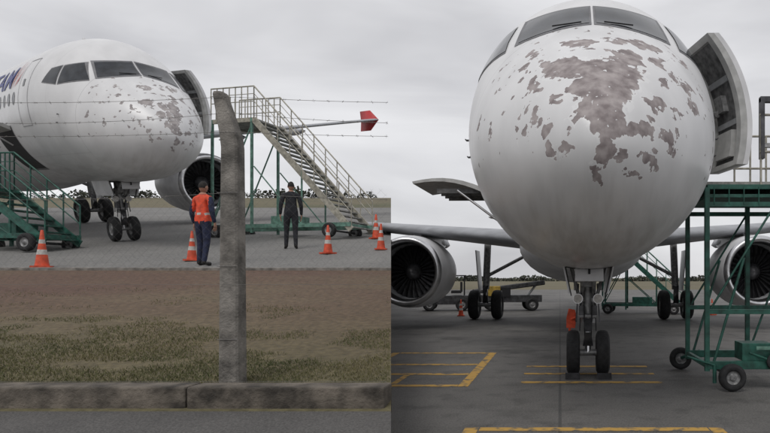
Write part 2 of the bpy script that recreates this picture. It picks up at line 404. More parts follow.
    for sd in(1,-1):
        mb.wheel((sd*.25,g,.381),(1,0,0),.38,.225)
        mb.cyl((sd*.08,g+.05,1.05),(sd*.30,g-.1,1.9),.03,'strut',n=8)
        mb.cyl((sd*.1,g+.12,1.3),(sd*.1,g-.75,1.95),.035,'strut',n=8)
        mb.cyl((sd*.17,g-.02,1.30),(sd*.17,g-.12,1.30),.085,'metal',n=16); mb.cyl((sd*.17,g-.121,1.30),(sd*.17,g-.13,1.30),.075,'reflect',n=16)
        mb.box((sd*.11,g-.02,1.1),(.09,.12,.16),'dmetal')
        mb.box((sd*.36,g+.3,1.62),(.025,1.5,.46),'white',rot=Matrix.Rotation(sd*.2,3,'Y'))
        mb.box((sd*.33,g-.35,1.60),(.02,.03,.5),'dmetal',rot=Matrix.Rotation(sd*.2,3,'Y'))
        mb.cyl((sd*.05,g-.06,.5),(sd*.07,g-.1,1.25),.012,'black',n=6)
        mb.cyl((sd*.14,g-.03,.75),(sd*.10,g-.06,1.7),.01,'black',n=6)
        mb.cyl((sd*.2,g-.05,.9),(sd*.16,g-.02,1.55),.014,'dmetal',n=6); mb.box((sd*.2,g+.02,1.5),(.08,.1,.12),'strut')
        if not text: mb.add([(sd*.14,g-.36,.0),(sd*.38,g-.36,.0),(sd*.38,g-.50,.0),(sd*.14,g-.50,.0),(sd*.14,g-.38,.09),(sd*.38,g-.38,.09)],[(0,1,2,3),(2,3,4,5),(0,1,5,4),(0,3,4),(1,2,5)],'dmetal')
    mb.add([(-.09,g-.07,.5),(.09,g-.07,.5),(.05,g-.2,.74),(-.05,g-.2,.74)],[(0,1,2,3)],'dmetal')
    mb.add([(-.09,g-.02,1.0),(.09,g-.02,1.0),(.05,g-.2,.75),(-.05,g-.2,.75)],[(0,1,2,3)],'dmetal')
    mb.cyl((-.14,g-.02,1.0),(.14,g-.02,1.0),.04,'strut')
    # door panel with registration, faces forward
    mb.box((0,g-.95,1.74),(.44,.03,.30),'white',rot=Matrix.Rotation(-.35,3,'X')); mb.box((0,g-.985,1.76),(.035,.004,.10),'black'); mb.box((0,g-.97,1.665),(.13,.004,.02),'black')
    mb.box((0,g-.08,1.55),(.26,.1,.1),'strut')
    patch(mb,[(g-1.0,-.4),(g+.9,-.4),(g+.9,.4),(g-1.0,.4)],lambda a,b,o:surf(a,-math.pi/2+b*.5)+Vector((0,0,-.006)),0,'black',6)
    mb.obj('nose_gear',R,bevel=.004)
    if not text:
        mb=MB(); mb.add([(-.37,g+.2,.78),(-.22,g+.18,.78),(-.19,g+.15,.98),(-.22,g+.12,1.10),(-.33,g+.14,1.12),(-.37,g+.18,.95)],[(0,1,2,3,4,5)],'orange')
        mb.cyl((-.34,g+.3,.04),(-.30,g+.2,1.05),.022,'orange',n=8); mb.cyl((-.33,g+.3,.9),(-.2,g-.02,.98),.022,'orange',n=8)
        mb.obj('tow_lever',R,bevel=.004)
    for sd in(1,-1):
        mb=MB(); x=sd*main_x; g=main_s
        mb.cyl((x,g,.58),(x,g,1.5),.08,'metal',n=14); mb.cyl((x,g,1.2),(x*.98,g,3.0),.14,'strut',n=14)
        mb.cyl((x-.6,g,.58),(x+.6,g,.58),.09,'strut')
        for q in(.46,-.46): mb.wheel((x+q,g,.586),(1,0,0),.585,.41)
        mb.cyl((x,g-.02,1.7),(x-sd*1.7,g,2.6),.07,'strut')
        mb.add([(x-.12,g-.12,.65),(x+.12,g-.12,.65),(x+.06,g-.4,1.0),(x-.06,g-.4,1.0)],[(0,1,2,3)],'dmetal')
        mb.add([(x-.12,g-.12,1.35),(x+.12,g-.12,1.35),(x+.06,g-.4,1.0),(x-.06,g-.4,1.0)],[(0,1,2,3)],'dmetal')
        mb.box((x+sd*.28,g,1.95),(.04,.9,1.6),'white',rot=Matrix.Rotation(sd*.08,3,'Y'))
        mb.obj('main_gear_'+('port' if sd>0 else 'starboard'),R)
    mb=MB()
    for sd in(1,-1):
        for(s,z)in((2.75,3.55),(2.9,3.35)):
            p=on_sz(s,z,sd,0); q=on_sz(s,z,sd,.035); mb.cyl(p,q,.014,'dmetal',n=6); mb.cyl(q,q+Vector((0,-.07,0)),.008,'dmetal',n=6)
    mb.cyl((0,6,5.95),(0,6.15,6.25),.04,'white')
    mb.obj('probes',R)
    if text:
        cu=bpy.data.curves.new('t','FONT'); cu.body=text; cu.size=.95; cu.space_character=1.05; cu.offset=.012
        to=bpy.data.objects.new('t',cu); col_new(to); dg=bpy.context.evaluated_depsgraph_get()
        me=bpy.data.meshes.new_from_object(to.evaluated_get(dg)); bpy.data.objects.remove(to)
        bm=bmesh.new(); bm.from_mesh(me); bmesh.ops.triangulate(bm,faces=bm.faces); bmesh.ops.subdivide_edges(bm,edges=bm.edges,cuts=3)
        W=max(v.co.x for v in bm.verts)
        for v in bm.verts:
            p=on_sz(6.2+(W-v.co.x)*1.35,4.52+v.co.y*.95,-1,.014); v.co=p
        bm.to_mesh(me); me.materials.clear(); me.materials.append(M['blue'])
        o=bpy.data.objects.new('lettering',me); col_new(o); o.parent=R
        mb=MB()
        for (a,b_,c_,d_) in (((6.05,4.46),(5.75,4.82),(5.45,5.32),(5.8,4.8)),((5.92,4.46),(5.5,4.66),(5.3,5.1),(5.6,4.6)),((6.1,4.5),(6.02,4.88),(5.85,5.3),(5.95,4.8))):
            patch(mb,[a,b_,c_,d_],lambda s,z,o:on_sz(s,z,-1,o),.012,'red',6)
        mb.obj('bird_emblem',R)
    return R

ang=math.radians(-1.4)
A=Matrix.Translation((.36,5.5,0))@Matrix.Rotation(ang,4,'Z')
aircraft('airliner',A,FM_R,13.4,5.6,1.0,(12.2,20.5,17.0,2.75,4.6,6.2,1.6),4.75,18.6,3.8,7.2,False,None)
phi=math.radians(53)
nZ=Vector((0,-SLOPE,1)).normalized()
ay=Vector((-math.sin(phi),math.cos(phi),0)); ay.z=SLOPE*ay.y; ay.normalize(); ax=ay.cross(nZ)
X0,Y0=-10.0,16.0
Bm=Matrix(((ax.x,ay.x,nZ.x,X0),(ax.y,ay.y,nZ.y,Y0),(ax.z,ay.z,nZ.z,SLOPE*Y0+.006),(0,0,0,1)))
aircraft('airliner',Bm,FM_L,11.8,5.75,1.14,(11.2,13.6,16.3,3.2,5.7,5.8,1.7),4.4,17.5,2.8,16.3,True,'TAM',.6,-.16)

def stairs(name,mtx,H,run,width,rail,base,tread,plat=1.5,canopy=False):
    R=empty(name,mtx=mtx); mb=MB()
    for y in(0,width):
        mb.box((-plat/2,y,H-.06),(plat,.06,.14),rail)
        a=Vector((0,y,H-.05)); b=Vector((run,y,.25)); d=(b-a)
        th=math.atan2(d.z,d.x); mb.box((a+b)/2,(d.length,.05,.2),rail if canopy else base,rot=Matrix.Rotation(-th,3,'Y'))
        for hh,rad in((1.05,.024),(.55,.016),(.8,.012)):
            mb.cyl((0,y,H+hh),(run,y,.25+hh),rad,rail,n=8); mb.cyl((-plat,y,H+hh),(0,y,H+hh),rad,rail,n=8)
        k=int(run/.42)
        for i in range(k+1):
            t=i/k; x=run*t; z=H+(0.25-H)*t; mb.cyl((x,y,z),(x,y,z+1.05),.018,rail,n=6)
        for i in range(8):
            x=-plat*i/7; mb.cyl((x,y,H),(x,y,H+1.05),.018,rail,n=6)
        mb.box((-.08,y,H/2+.1),(.07,.07,H-.2),base); mb.box((-plat+.05,y,H/2+.1),(.07,.07,H-.2),base)
        mb.cyl((-plat+.05,y,.5),(-.08,y,H-.2),.025,base,n=6)
        mb.cyl((run*.5,y,.45),(run*.5,y,H*.55),.03,base,n=6); mb.cyl((0,y,H*.6),(run*.5,y,.45),.022,base,n=6)
        mb.box(((run-plat)/2,y,.42),(run+plat,.08,.13),base)
    for x in(-plat+.05,-.08,run*.5,run*.95):
        mb.box((x,width/2,.42),(.08,width,.1),base)
    mb.cyl((-plat+.05,0,.6),(-plat+.05,width,H-.3),.02,base,n=6)
    n=int(H/.2)
    for i in range(n):
        t=(i+.5)/n; mb.box((run*t,width/2,H-(H-.25)*t),(run/n*1.05,width,.035),tread)
    mb.box((-plat/2,width/2,H-.01),(plat,width-.06,.04),tread)
    for x in(-plat+.3,run*.8):
        for y in(-.12,width+.12): mb.wheel((x,y,.24),(0,1,0),.24,.16,20)
        mb.cyl((x,-.12,.24),(x,width+.12,.24),.035,'dmetal',n=8)
    mb.box((run*.25,width/2,.62),(.9,width*.6,.3),base)
    if canopy:
        for i in range(7):
            mb.cyl((-plat,width*i/6,H),(-plat,width*i/6,H+1.05),.015,rail,n=6)
    mb.obj('stair_frame',R); return R
stairs('boarding_stairs',Matrix.Translation((-10.1,19.8,SLOPE*19.6))@Matrix.Rotation(math.radians(-12),4,'Z'),4.0,3.55,1.3,'galv','lgreen','tread',1.65,True)
stairs('boarding_stairs',Matrix.Translation((-15.2,15.6,SLOPE*15.5))@Matrix.Rotation(math.radians(-6),4,'Z'),1.75,2.0,1.0,'green','green','green',1.0)
stairs('boarding_stairs',Matrix.Translation((3.1,27.5,0))@Matrix.Rotation(math.radians(-10),4,'Z'),2.7,2.6,1.2,'lgreen','green','tread',1.2)

R=empty('boarding_stairs',(2.18,8.9,0)); mb=MB(); W=1.35; PL=1.9; H=3.02
for y in(0,W):
    for x in(0,1.02,PL):
        mb.box((x,y,H/2+.12),(.07,.07,H-.3),'green')
    for z in(H-.02,H-.28,1.15,.36): mb.box((PL/2,y,z),(PL,.06,.07),'green')
    mb.cyl((.55,y,1.95),(.1,y,.4),.022,'green',n=6); mb.cyl((1.0,y,H-.3),(.06,y,1.2),.018,'green',n=6); mb.cyl((1.05,y,.4),(PL,y,H-.3),.02,'green',n=6)
    for hh in(.5,1.05): mb.cyl((.78,y,H+hh),(PL,y,H+hh),.02,'galv',n=8)
    for i in range(5): mb.cyl((.8+i*.27,y,H),(.8+i*.27,y,H+1.05),.018,'galv',n=6)
    a=Vector((PL,y,H-.05)); b=Vector((PL+3.4,y,.3)); d=b-a
    mb.box((a+b)/2,(d.length,.05,.2),'green',rot=Matrix.Rotation(-math.atan2(d.z,d.x),3,'Y'))
    mb.cyl(a+Vector((0,0,1.1)),b+Vector((0,0,1.1)),.022,'galv',n=8)
    for i in range(8): q=a.lerp(b,i/7); mb.cyl(q,q+Vector((0,0,1.1)),.016,'galv',n=6)
    mb.box((PL/2+1.2,y,.36),(PL+2.4,.09,.12),'green')
for x in(0,1.02,PL):
    for z in(H-.05,.36): mb.box((x,W/2,z),(.06,W,.08),'green')
mb.box((PL/2,W/2,H+.035),(PL+.1,W,.05),'tread'); mb.box((PL/2,W/2,H-.15),(PL,W,.05),'green')
for i in range(9): mb.cyl((.1+i*.22,-.03,H-.28),(.1+i*.22,-.03,H-.02),.01,'green',n=5)
for i in range(14):
    t=(i+.5)/14; mb.box((PL+3.4*t,W/2,H-2.7*t),(.25,W,.04),'tread')
mb.wheel((.33,-.16,.2),(0,1,0),.2,.15); mb.wheel((0.0,W+.6,.2),(0,1,0),.2,.13); mb.wheel((2.2,-.16,.2),(0,1,0),.2,.15)
mb.cyl((.33,-.16,.2),(.33,W+.1,.2),.03,'dmetal',n=8); mb.cyl((0,W+.6,.2),(0.2,W,.4),.03,'green',n=8)
mb.box((.75,.2,.55),(.45,.4,.26),'green'); mb.cyl((.6,-.08,.55),(1.3,-.08,.3),.02,'green',n=6); mb.wheel((.98,-.1,.42),(0,1,0),.13,.05,16)
mb.box((1.0,-.1,.62),(.6,.03,.05),'lgreen'); mb.cyl((.1,-.05,.36),(-.32,-.1,.5),.018,'green',n=6); mb.cyl((.1,-.05,.36),(.1,-.05,.1),.03,'green',n=6)
mb.obj('stair_frame',R,bevel=.004)
mb=MB()
mb.box((.82,.02,H+.85),(.06,.10,.9),'dmetal'); mb.box((.95,.02,H+1.28),(.32,.09,.08),'dmetal'); mb.box((1.1,.02,H+.85),(.05,.08,.9),'strut'); mb.box((.95,.02,H+.6),(.28,.07,.06),'strut')
mb.obj('platform_guard',R)

def cone(loc,h=.75):
    R=empty('traffic_cone',loc,random.uniform(0,1.5)); mb=MB(); k=h/.75
    mb.box((0,0,.02*k),(.31*k,.31*k,.04*k),'orange')
    pr=[(.04,.12),(.10,.108),(.26,.088),(.2601,.0885),(.36,.073),(.3601,.0725),(.48,.056),(.4801,.0565),(.56,.045),(.5601,.0445),(.74,.025),(.75,.01)]
    def seg(a,b,m): mb.lathe((0,0,0),(0,0,1),[(z*k,r*k) for z,r in pr[a:b]],m,20)
    seg(0,3,'orange'); seg(3,5,'reflect'); seg(5,7,'orange'); seg(7,9,'reflect'); seg(9,12,'orange')
    mb.obj('cone_body',R)
for px,py,h in((42,268,.78),(192,261,.68),(328,254,.72),(381,250,.7),(376,239,.8)): cone(gl(px,py),h)
for px,py,h in((712,315,.72),(461,316,.72)): cone(gr(px,py),h)

R=empty('baggage_tractor',gr(446,311),math.radians(8)); mb=MB()
mb.box((0,.5,.55),(2.3,1.3,.45),'dmetal'); mb.box((-.75,.5,.9),(.8,1.2,.35),'yel2',taper=.9); mb.box((.5,.5,.95),(.5,1.1,.14),'black'); mb.box((.75,.5,1.2),(.1,1.0,.5),'black')
mb.cyl((-.25,.4,.9),(-.05,.4,1.25),.03,'black'); mb.lathe((-.04,.4,1.27),(.6,0,.8),[(-.02,.16),(.0,.18),(.02,.16),(0,.14),(-.02,.16)],'black',16)
for x in(-.8,.8):
    for y in(-.12,1.12): mb.wheel((x,y,.33),(0,1,0),.33,.22,20)
for x,y in((-.9,-.1),(.9,-.1),(-.9,1.1),(.9,1.1)): mb.cyl((x,y,.75),(x,y,1.75),.03,'black',n=6)
mb.box((0,.5,1.77),(2.0,1.3,.06),'dmetal')
mb.box((-1.2,.5,.5),(.12,1.3,.2),'yel2'); mb.obj('tractor_body',R,bevel=.03)
R=empty('belt_loader',gr(512,311),math.radians(12)); mb=MB()
mb.box((0,.5,.62),(3.0,1.3,.35),'dmetal'); mb.box((-.1,.5,1.15),(3.6,.8,.16),'black',rot=Matrix.Rotation(-.13,3,'Y')); 
for y in(.06,.94): mb.box((-.1,y,1.2),(3.6,.05,.2),'dmetal',rot=Matrix.Rotation(-.13,3,'Y'))
mb.cyl((.9,.5,.8),(1.3,.5,1.3),.06,'metal'); mb.box((-.9,-.05,1.0),(.6,.3,.5),'yel2'); mb.box((-.3,-.1,.95),(.4,.3,.5),'black')
for x in(-1,1):
    for y in(-.12,1.12): mb.wheel((x,y,.33),(0,1,0),.33,.22,20)
mb.obj('loader_body',R,bevel=.02)

def skin_mesh(name,verts,edges,radii,roots,mtl,parent,sub=2):
    me=bpy.data.meshes.new(name); me.from_pydata(verts,edges,[]); o=bpy.data.objects.new(name,me); col_new(o)
    md=o.modifiers.new('s','SKIN'); md.use_smooth_shade=True
    for i,r in enumerate(radii):
        sv=me.skin_vertices[0].data[i]; sv.radius=r if isinstance(r,tuple) else (r,r); sv.use_root=(i in roots)
    m2=o.modifiers.new('d','SUBSURF'); m2.levels=sub; m2.render_levels=sub
    bpy.context.view_layer.update(); dg=bpy.context.evaluated_depsgraph_get()
    m=bpy.data.meshes.new_from_object(o.evaluated_get(dg)); bpy.data.objects.remove(o)
    n=bpy.data.objects.new(name,m); col_new(n); n.parent=parent
    m.materials.clear()
    for q in mtl: m.materials.append(q)
    for p in m.polygons: p.use_smooth=True
    return n
def person(loc,rz,vest,step=0.0,k=1.0,armout=.0):
    R=empty('ground_worker',mtx=Matrix.Translation(loc)@Matrix.Rotation(rz,4,'Z')@Matrix.Scale(k,4))
    V=[];E=[];Rr=[]
    def v(p,r,par=None):
        V.append(p);Rr.append(r)
        if par is not None:E.append((par,len(V)-1))
        return len(V)-1
    pel=v((0,0,.96),(.165,.12)); wa=v((0,0,1.12),(.155,.115),pel); ch=v((0,0,1.30),(.18,.125),wa); uc=v((0,0,1.42),(.13,.09),ch); nb=v((0,.0,1.50),(.062,.062),uc); v((0,-.01,1.57),(.052,.055),nb)
    hands=[]
    for sd in (1,-1):
        st=step*sd
        h=v((sd*.095,0,.90),(.105,.105),pel); kn=v((sd*.105,-.02-st*.5,.50),(.07,.07),h); an=v((sd*.115,.03-st,.10),(.05,.052),kn)
        he=v((sd*.117,.045-st,.055),(.045,.045),an); v((sd*.14,-.13-st,.04),(.045,.034),he)
        sh=v((sd*.185,0,1.425),(.075,.075),uc); el=v((sd*(.245+armout),.035,1.14),(.055,.055),sh); wr=v((sd*(.255+armout*.6),-.04,.90),(.038,.036),el)
        hands.append((sd,V[wr]))
    b=skin_mesh('body',V,E,Rr,[0],[M['shoe'],M['navy'] if vest else M['dark'],M['hivis'] if vest else M['dark'],M['reflect'],M['skin']],R)
    for p in b.data.polygons:
        c=p.center
        if c.z<.1: mi=0
        elif c.z<.93: mi=1
        elif c.z>1.525: mi=4
        elif vest and abs(c.x)<.21 : mi=3 if abs(c.z-1.10)<.02 else 2
        else: mi=1
        p.material_index=mi
    for sd,w in hands:
        V=[];E=[];Rr=[];roots=[]
        w=Vector(w)
        pts=[(w+Vector((0,0,.02)),(.026,.022)),(w+Vector((0,-.005,-.04)),(.018,.036)),(w+Vector((0,-.008,-.095)),(.015,.040))]
        for i,(p_,r) in enumerate(pts):
            V.append(tuple(p_));Rr.append(r)
            if i:E.append((i-1,i))
        roots.append(0)
        for j,(dy,ln) in enumerate(((-.036,.07),(-.012,.08),(.012,.075),(.034,.058))):
            b0=len(V); base=w+Vector((0,-.008+dy,-.085))
            for q,(t,cx) in enumerate(((0,0),(.45,-.004),(.75,-.016),(1,-.034))):
                V.append(tuple(base+Vector((sd*cx,0,-(ln)*t-.01)))); Rr.append((.0095-.001*q,)*2)
                if q:E.append((b0+q-1,b0+q))
            roots.append(b0)
        b0=len(V)
        for q,o_ in enumerate(((0,-.02,-.03),(-.008*sd,-.05,-.055),(-.014*sd,-.058,-.085),(-.02*sd,-.055,-.108))):
            V.append(tuple(w+Vector(o_))); Rr.append((.011-.001*q,)*2)
            if q:E.append((b0+q-1,b0+q))
        roots.append(b0)
        skin_mesh('hand',V,E,Rr,roots,[M['skin']],R,1)
    bm=bmesh.new(); bmesh.ops.create_uvsphere(bm,u_segments=32,v_segments=24,radius=1)
    for q in bm.verts:
        c=q.co; x,y,z=c
        f=1-.22*max(0,-z)**1.5
        nx,ny,nz=x*.076*f,y*.096*(1-.1*max(0,-z)),z*.118
        if y<0:
            nose=math.exp(-((x/.16)**2+((z+.12)/.22)**2)); ny-=.024*nose
            for e in(-.38,.38): ny+=.010*math.exp(-(((x-e)/.16)**2+((z-.06)/.12)**2))
            ny+=.004*math.exp(-((x/.3)**2+((z+.45)/.05)**2)); ny-=.008*math.exp(-((x/.3)**2+((z+.75)/.15)**2))
        q.co=Vector((nx,ny-.012,nz+1.655))
    for sd in(1,-1):
        r=bmesh.ops.create_uvsphere(bm,u_segments=10,v_segments=8,radius=1)
        for q in r['verts']: q.co=Vector((q.co.x*.010+sd*.078,q.co.y*.020,q.co.z*.032+1.65))
    me=bpy.data.meshes.new('head'); bm.to_mesh(me); bm.free(); me.materials.append(M['skin'])
    for p in me.polygons:p.use_smooth=True
    o=bpy.data.objects.new('head',me); col_new(o); o.parent=R
    bm=bmesh.new(); bmesh.ops.create_uvsphere(bm,u_segments=32,v_segments=20,radius=1)
    dl=[q for q in bm.verts if (q.co.z< -.25 and q.co.y>-.0) or (q.co.y<=0 and q.co.z< .42-.62*(q.co.y+.6)*1.0)]
    bmesh.ops.delete(bm,geom=dl,context='VERTS')
    for q in bm.verts: 
        d=1+.04*math.sin(q.co.x*23)*math.sin(q.co.z*31)
        q.co=Vector((q.co.x*.083*d,q.co.y*.103*d-.008,q.co.z*.124*d+1.662))
    me=bpy.data.meshes.new('hair'); bm.to_mesh(me); bm.free(); me.materials.append(M['hair'])
    for p in me.polygons:p.use_smooth=True
    o=bpy.data.objects.new('hair',me); col_new(o); o.parent=R
person(gl(203,266),math.radians(165),True,.05,1.0,.02)
person(gl(291,249),math.radians(205),False,.09,1.02,.0)

# ---------------------------------------------------------------- terrain
def sheet(name,ys,xl,m,off,zf=None,xr=None):
    vs=[];fs=[]
    for Y in ys:
        z=(zf(Y) if zf else SLOPE*Y)+off
        xR=xr if xr is not None else SEAM*Y
        vs+= [(xl,Y,z),(xR,Y,z)]
    for i in range(len(ys)-1): fs.append((2*i,2*i+1,2*i+3,2*i+2))
    mb=MB(); mb.add(vs,fs,m); return mb.obj(name)
def ground_mat(name,cols,scale,bump,bs,rough=.95,stretch=None,spots=None,near=None):
    m=bpy.data.materials.new(name); m.use_nodes=True; nt=m.node_tree;N=nt.nodes;L=nt.links;b=N['Principled BSDF']
    tc=N.new('ShaderNodeTexCoord'); src=tc.outputs['Object']
    mp=N.new('ShaderNodeMapping'); L.new(src,mp.inputs[0]); mp.inputs['Scale'].default_value=stretch or (1,1,1)
    n=N.new('ShaderNodeTexNoise'); n.inputs['Scale'].default_value=scale; n.inputs['Detail'].default_value=8; n.inputs['Roughness'].default_value=.6; L.new(mp.outputs[0],n.inputs[0])
    r=N.new('ShaderNodeValToRGB'); el=r.color_ramp.elements
    el[0].position=.32; el[0].color=(*cols[0],1); el[1].position=.68; el[1].color=(*cols[-1],1)
    for i,c in enumerate(cols[1:-1]): e=el.new(.32+.36*(i+1)/(len(cols)-1)); e.color=(*c,1)
    L.new(n.outputs['Fac'],r.inputs[0]); base=r.outputs[0]
    if near:
        sp=N.new('ShaderNodeSeparateXYZ'); L.new(src,sp.inputs[0])
        ad=N.new('ShaderNodeMath'); ad.operation='MULTIPLY_ADD'; L.new(n.outputs['Fac'],ad.inputs[0]); ad.inputs[1].default_value=near[2]; L.new(sp.outputs[1],ad.inputs[2])
        mr0=N.new('ShaderNodeMapRange'); L.new(ad.outputs[0],mr0.inputs[0]); mr0.inputs[1].default_value=near[0]; mr0.inputs[2].default_value=near[1]; mr0.inputs[3].default_value=1; mr0.inputs[4].default_value=0
        mm=N.new('ShaderNodeMix'); mm.data_type='RGBA'; L.new(mr0.outputs[0],mm.inputs[0]); L.new(base,mm.inputs[6]); mm.inputs[7].default_value=(*near[3],1); base=mm.outputs[2]
    n2=N.new('ShaderNodeTexNoise'); n2.inputs['Scale'].default_value=bs; n2.inputs['Detail'].default_value=6; L.new(src,n2.inputs[0])
    mr=N.new('ShaderNodeMapRange'); mr.inputs[1].default_value=.3; mr.inputs[2].default_value=.7; mr.inputs[3].default_value=.68; mr.inputs[4].default_value=1.28; L.new(n2.outputs['Fac'],mr.inputs[0])
    mx=N.new('ShaderNodeVectorMath'); mx.operation='SCALE'; L.new(base,mx.inputs[0]); L.new(mr.outputs[0],mx.inputs['Scale'])
    out=mx.outputs[0]
    if spots:
        for ssc,lo in((spots,.55),(2.3,.7)):
            v=N.new('ShaderNodeTexNoise'); v.inputs['Scale'].default_value=ssc; v.inputs['Detail'].default_value=4; L.new(src,v.inputs[0])
            r2=N.new('ShaderNodeMapRange'); r2.inputs[1].default_value=.54; r2.inputs[2].default_value=.68; r2.inputs[3].default_value=1; r2.inputs[4].default_value=lo; L.new(v.outputs['Fac'],r2.inputs[0])
            m3=N.new('ShaderNodeVectorMath'); m3.operation='SCALE'; L.new(out,m3.inputs[0]); L.new(r2.outputs[0],m3.inputs['Scale']); out=m3.outputs[0]
        br=N.new('ShaderNodeTexBrick'); br.inputs['Scale'].default_value=.2; br.inputs['Mortar Size'].default_value=.004; br.offset=0
        br.inputs['Brick Width'].default_value=1.0; br.inputs['Row Height'].default_value=1.0
        L.new(src,br.inputs[0]); m4=N.new('ShaderNodeMix'); m4.data_type='RGBA'; m4.inputs[7].default_value=(.04,.04,.04,1)
        f=N.new('ShaderNodeMath'); f.operation='MULTIPLY'; f.inputs[1].default_value=.6; L.new(br.outputs['Fac'],f.inputs[0])
        L.new(f.outputs[0],m4.inputs[0]); L.new(out,m4.inputs[6]); out=m4.outputs[2]
    L.new(out,b.inputs['Base Color']); b.inputs['Roughness'].default_value=rough
    bp=N.new('ShaderNodeBump'); bp.inputs['Strength'].default_value=bump; bp.inputs['Distance'].default_value=.03; L.new(n2.outputs['Fac'],bp.inputs['Height']); L.new(bp.outputs[0],b.inputs['Normal'])
    return m
GD=ground_mat('dirt_and_dry_grass',[(.105,.06,.045),(.115,.072,.05),(.13,.095,.06),(.105,.09,.05)],.45,.7,14,stretch=(.3,1.0,1),near=(7.0,11.3,5.0,(.12,.105,.055)))
GA=ground_mat('left_apron_concrete',[(.15,.148,.142),(.20,.195,.185)],.4,.15,20,.85)
GR=ground_mat('left_road_asphalt',[(.075,.072,.07),(.11,.105,.10)],1.2,.5,60,.9)
GF=ground_mat('far_field',[(.11,.095,.055),(.14,.12,.07),(.09,.09,.045)],.05,.3,3)
GP=ground_mat('apron_asphalt',[(.10,.096,.09),(.13,.125,.118),(.155,.15,.14)],.35,.4,45,.75,spots=.5)
def zf(Y): return SLOPE*Y if Y<=100 else 15-(Y-100)*.25
sheet('hillside_ground',[0.02,2,5,8,12,20,50,100,130,159],-260,GD,0,zf)
sheet('road',[0.1,2,4.42],-30,GR,.004)
sheet('apron',[12.1,30,50],-120,GA,.004)
sheet('field',[50.2,75,99],-200,GF,.004)
mb=MB()
mb.add([(-60,12.0,1.8),(SEAM*12,12.0,1.8),(SEAM*12,12.0,1.8+.05),(-60,12.0,1.85),(-60,12.1,1.865),(SEAM*12.1,12.1,1.865)],[(0,1,2,3),(3,2,5,4)],'concrete')
mb.obj('apron_edge')
mb=MB(); vs=[];ys=[.3,5,12,25,50,100]
for Y in ys:
    z=SLOPE*Y-.006; x=SEAM*Y-.004; vs+=[(x,Y,-.1),(x,Y,z),(x-.25,Y,z),(x-.25,Y,-.1)]
fs=[]
for i in range(len(ys)-1):
    for k in range(4): fs.append((4*i+k,4*i+(k+1)%4,4*i+4+(k+1)%4,4*i+4+k))
mb.add(vs,fs,'wall'); mb.obj('retaining_wall')
mb=MB(); x=-14.0
while x<-1.32:
    x2=min(x+1.6,-1.31); z=SLOPE*4.6
    mb.box(((x+x2)/2,4.60+random.uniform(-.006,.006),z+.02),(x2-x-.012,.22,.24+random.uniform(-.008,.008)),'kerbc'); x=x2
mb.obj('kerb',bevel=.015)
PX,PY=-2.715,4.98; PZ=SLOPE*PY
def post(x):
    R=empty('fence_post',(x,PY,PZ)); mb=MB()
    prof=[(-.05,0,.082,.08),(1.0,0,.075,.075),(1.98,0,.068,.07),(2.08,-.012,.068,.07),(2.42,-.10,.045,.055),(2.44,-.105,.038,.05)]
    rings=[]
    for z,dx,w,d in prof: rings.append([Vector((dx+sx*w+bx,sy*d+by,z)) for sx,sy,bx,by in((-1,-1,.015,0),(1,-1,-.015,0),(1,-1,0,.015),(1,1,0,-.015),(1,1,-.015,0),(-1,1,.015,0),(-1,1,0,-.015),(-1,-1,0,.015))])
    mb.loft(rings,'concrete',smooth=False); mb.obj('concrete_shaft',R)
    mb=MB()
    for z in(.4,1.0,1.6): mb.cyl((-.085,-.083,z),(.085,-.083,z),.003,'wire',n=5)
    mb.obj('tie_wires',R)
post(PX); post(PX-3.4); post(PX-6.8)
mb=MB(); xR=SEAM*PY-.01; xL=-8.5
def bw(zz,dy,sg=.05):
    pts=[]; n=40
    f=lambda x:-sg*4*(((x-PX)/3.4)%1.0)*(1-((x-PX)/3.4)%1.0)
    for i in range(n+1):
        x=xL+(xR-xL)*i/n; pts.append(Vector((x,PY+dy,PZ+zz+f(x))))
    for a,b in zip(pts,pts[1:]): mb.cyl(a,b,.0019,'wire',n=4,caps=False)
    x=xL
    while x<xR:
        c=Vector((x,PY+dy,PZ+zz+f(x)))
        for k in range(3):
            d=Vector((random.uniform(-1,1),random.uniform(-1,1),random.uniform(-1,1))).normalized()*.014; mb.cyl(c-d,c+d,.001,'wire',n=3,caps=False)
        x+=.12
for zz,dy,sg in((2.39,-.06,.05),(2.26,-.06,.09),(2.10,-.07,.04),(1.6,-.08,.06)): bw(zz,dy,sg)
mb.obj('barbed_wire')
mb=MB(); H=1.60; sp=.075; x=xL-H
while x<xR:
    for s in(1,-1):
        a=Vector((x,0,0)); b=Vector((x+H,0,H))
        if s<0: a=Vector((x,0,H)); b=Vector((x+H,0,0))
        t0=0.0;t1=1.0
        if b.x>xR: t1=(xR-a.x)/(b.x-a.x)
        if a.x<xL: t0=(xL-a.x)/(b.x-a.x)
        if t1-t0>.01:
            p0=a.lerp(b,t0);p1=a.lerp(b,t1); o=Vector((0,PY-.085+.002*s,PZ+.03))
            mb.cyl(p0+o,p1+o,.0004,'wire',n=3,caps=False)
    x+=sp
for z in(.06,.85): mb.cyl((xL,PY-.09,PZ+z),(xR,PY-.09,PZ+z),.0015,'wire',n=4)
mb.obj('chain_link_fence')
mb=MB()
def blade(x,y,h,w,z):
    a=random.uniform(0,6.28); dx,dy=math.cos(a)*w,math.sin(a)*w; lx,ly=random.uniform(-.6,.6)*h,random.uniform(-.6,.6)*h
    mb.add([(x-dx,y-dy,z),(x+dx,y+dy,z),(x+lx*.4+dx*.6,y+ly*.4+dy*.6,z+h*.6),(x+lx,y+ly,z+h)],[(0,1,2),(0,2,3)],'grass')
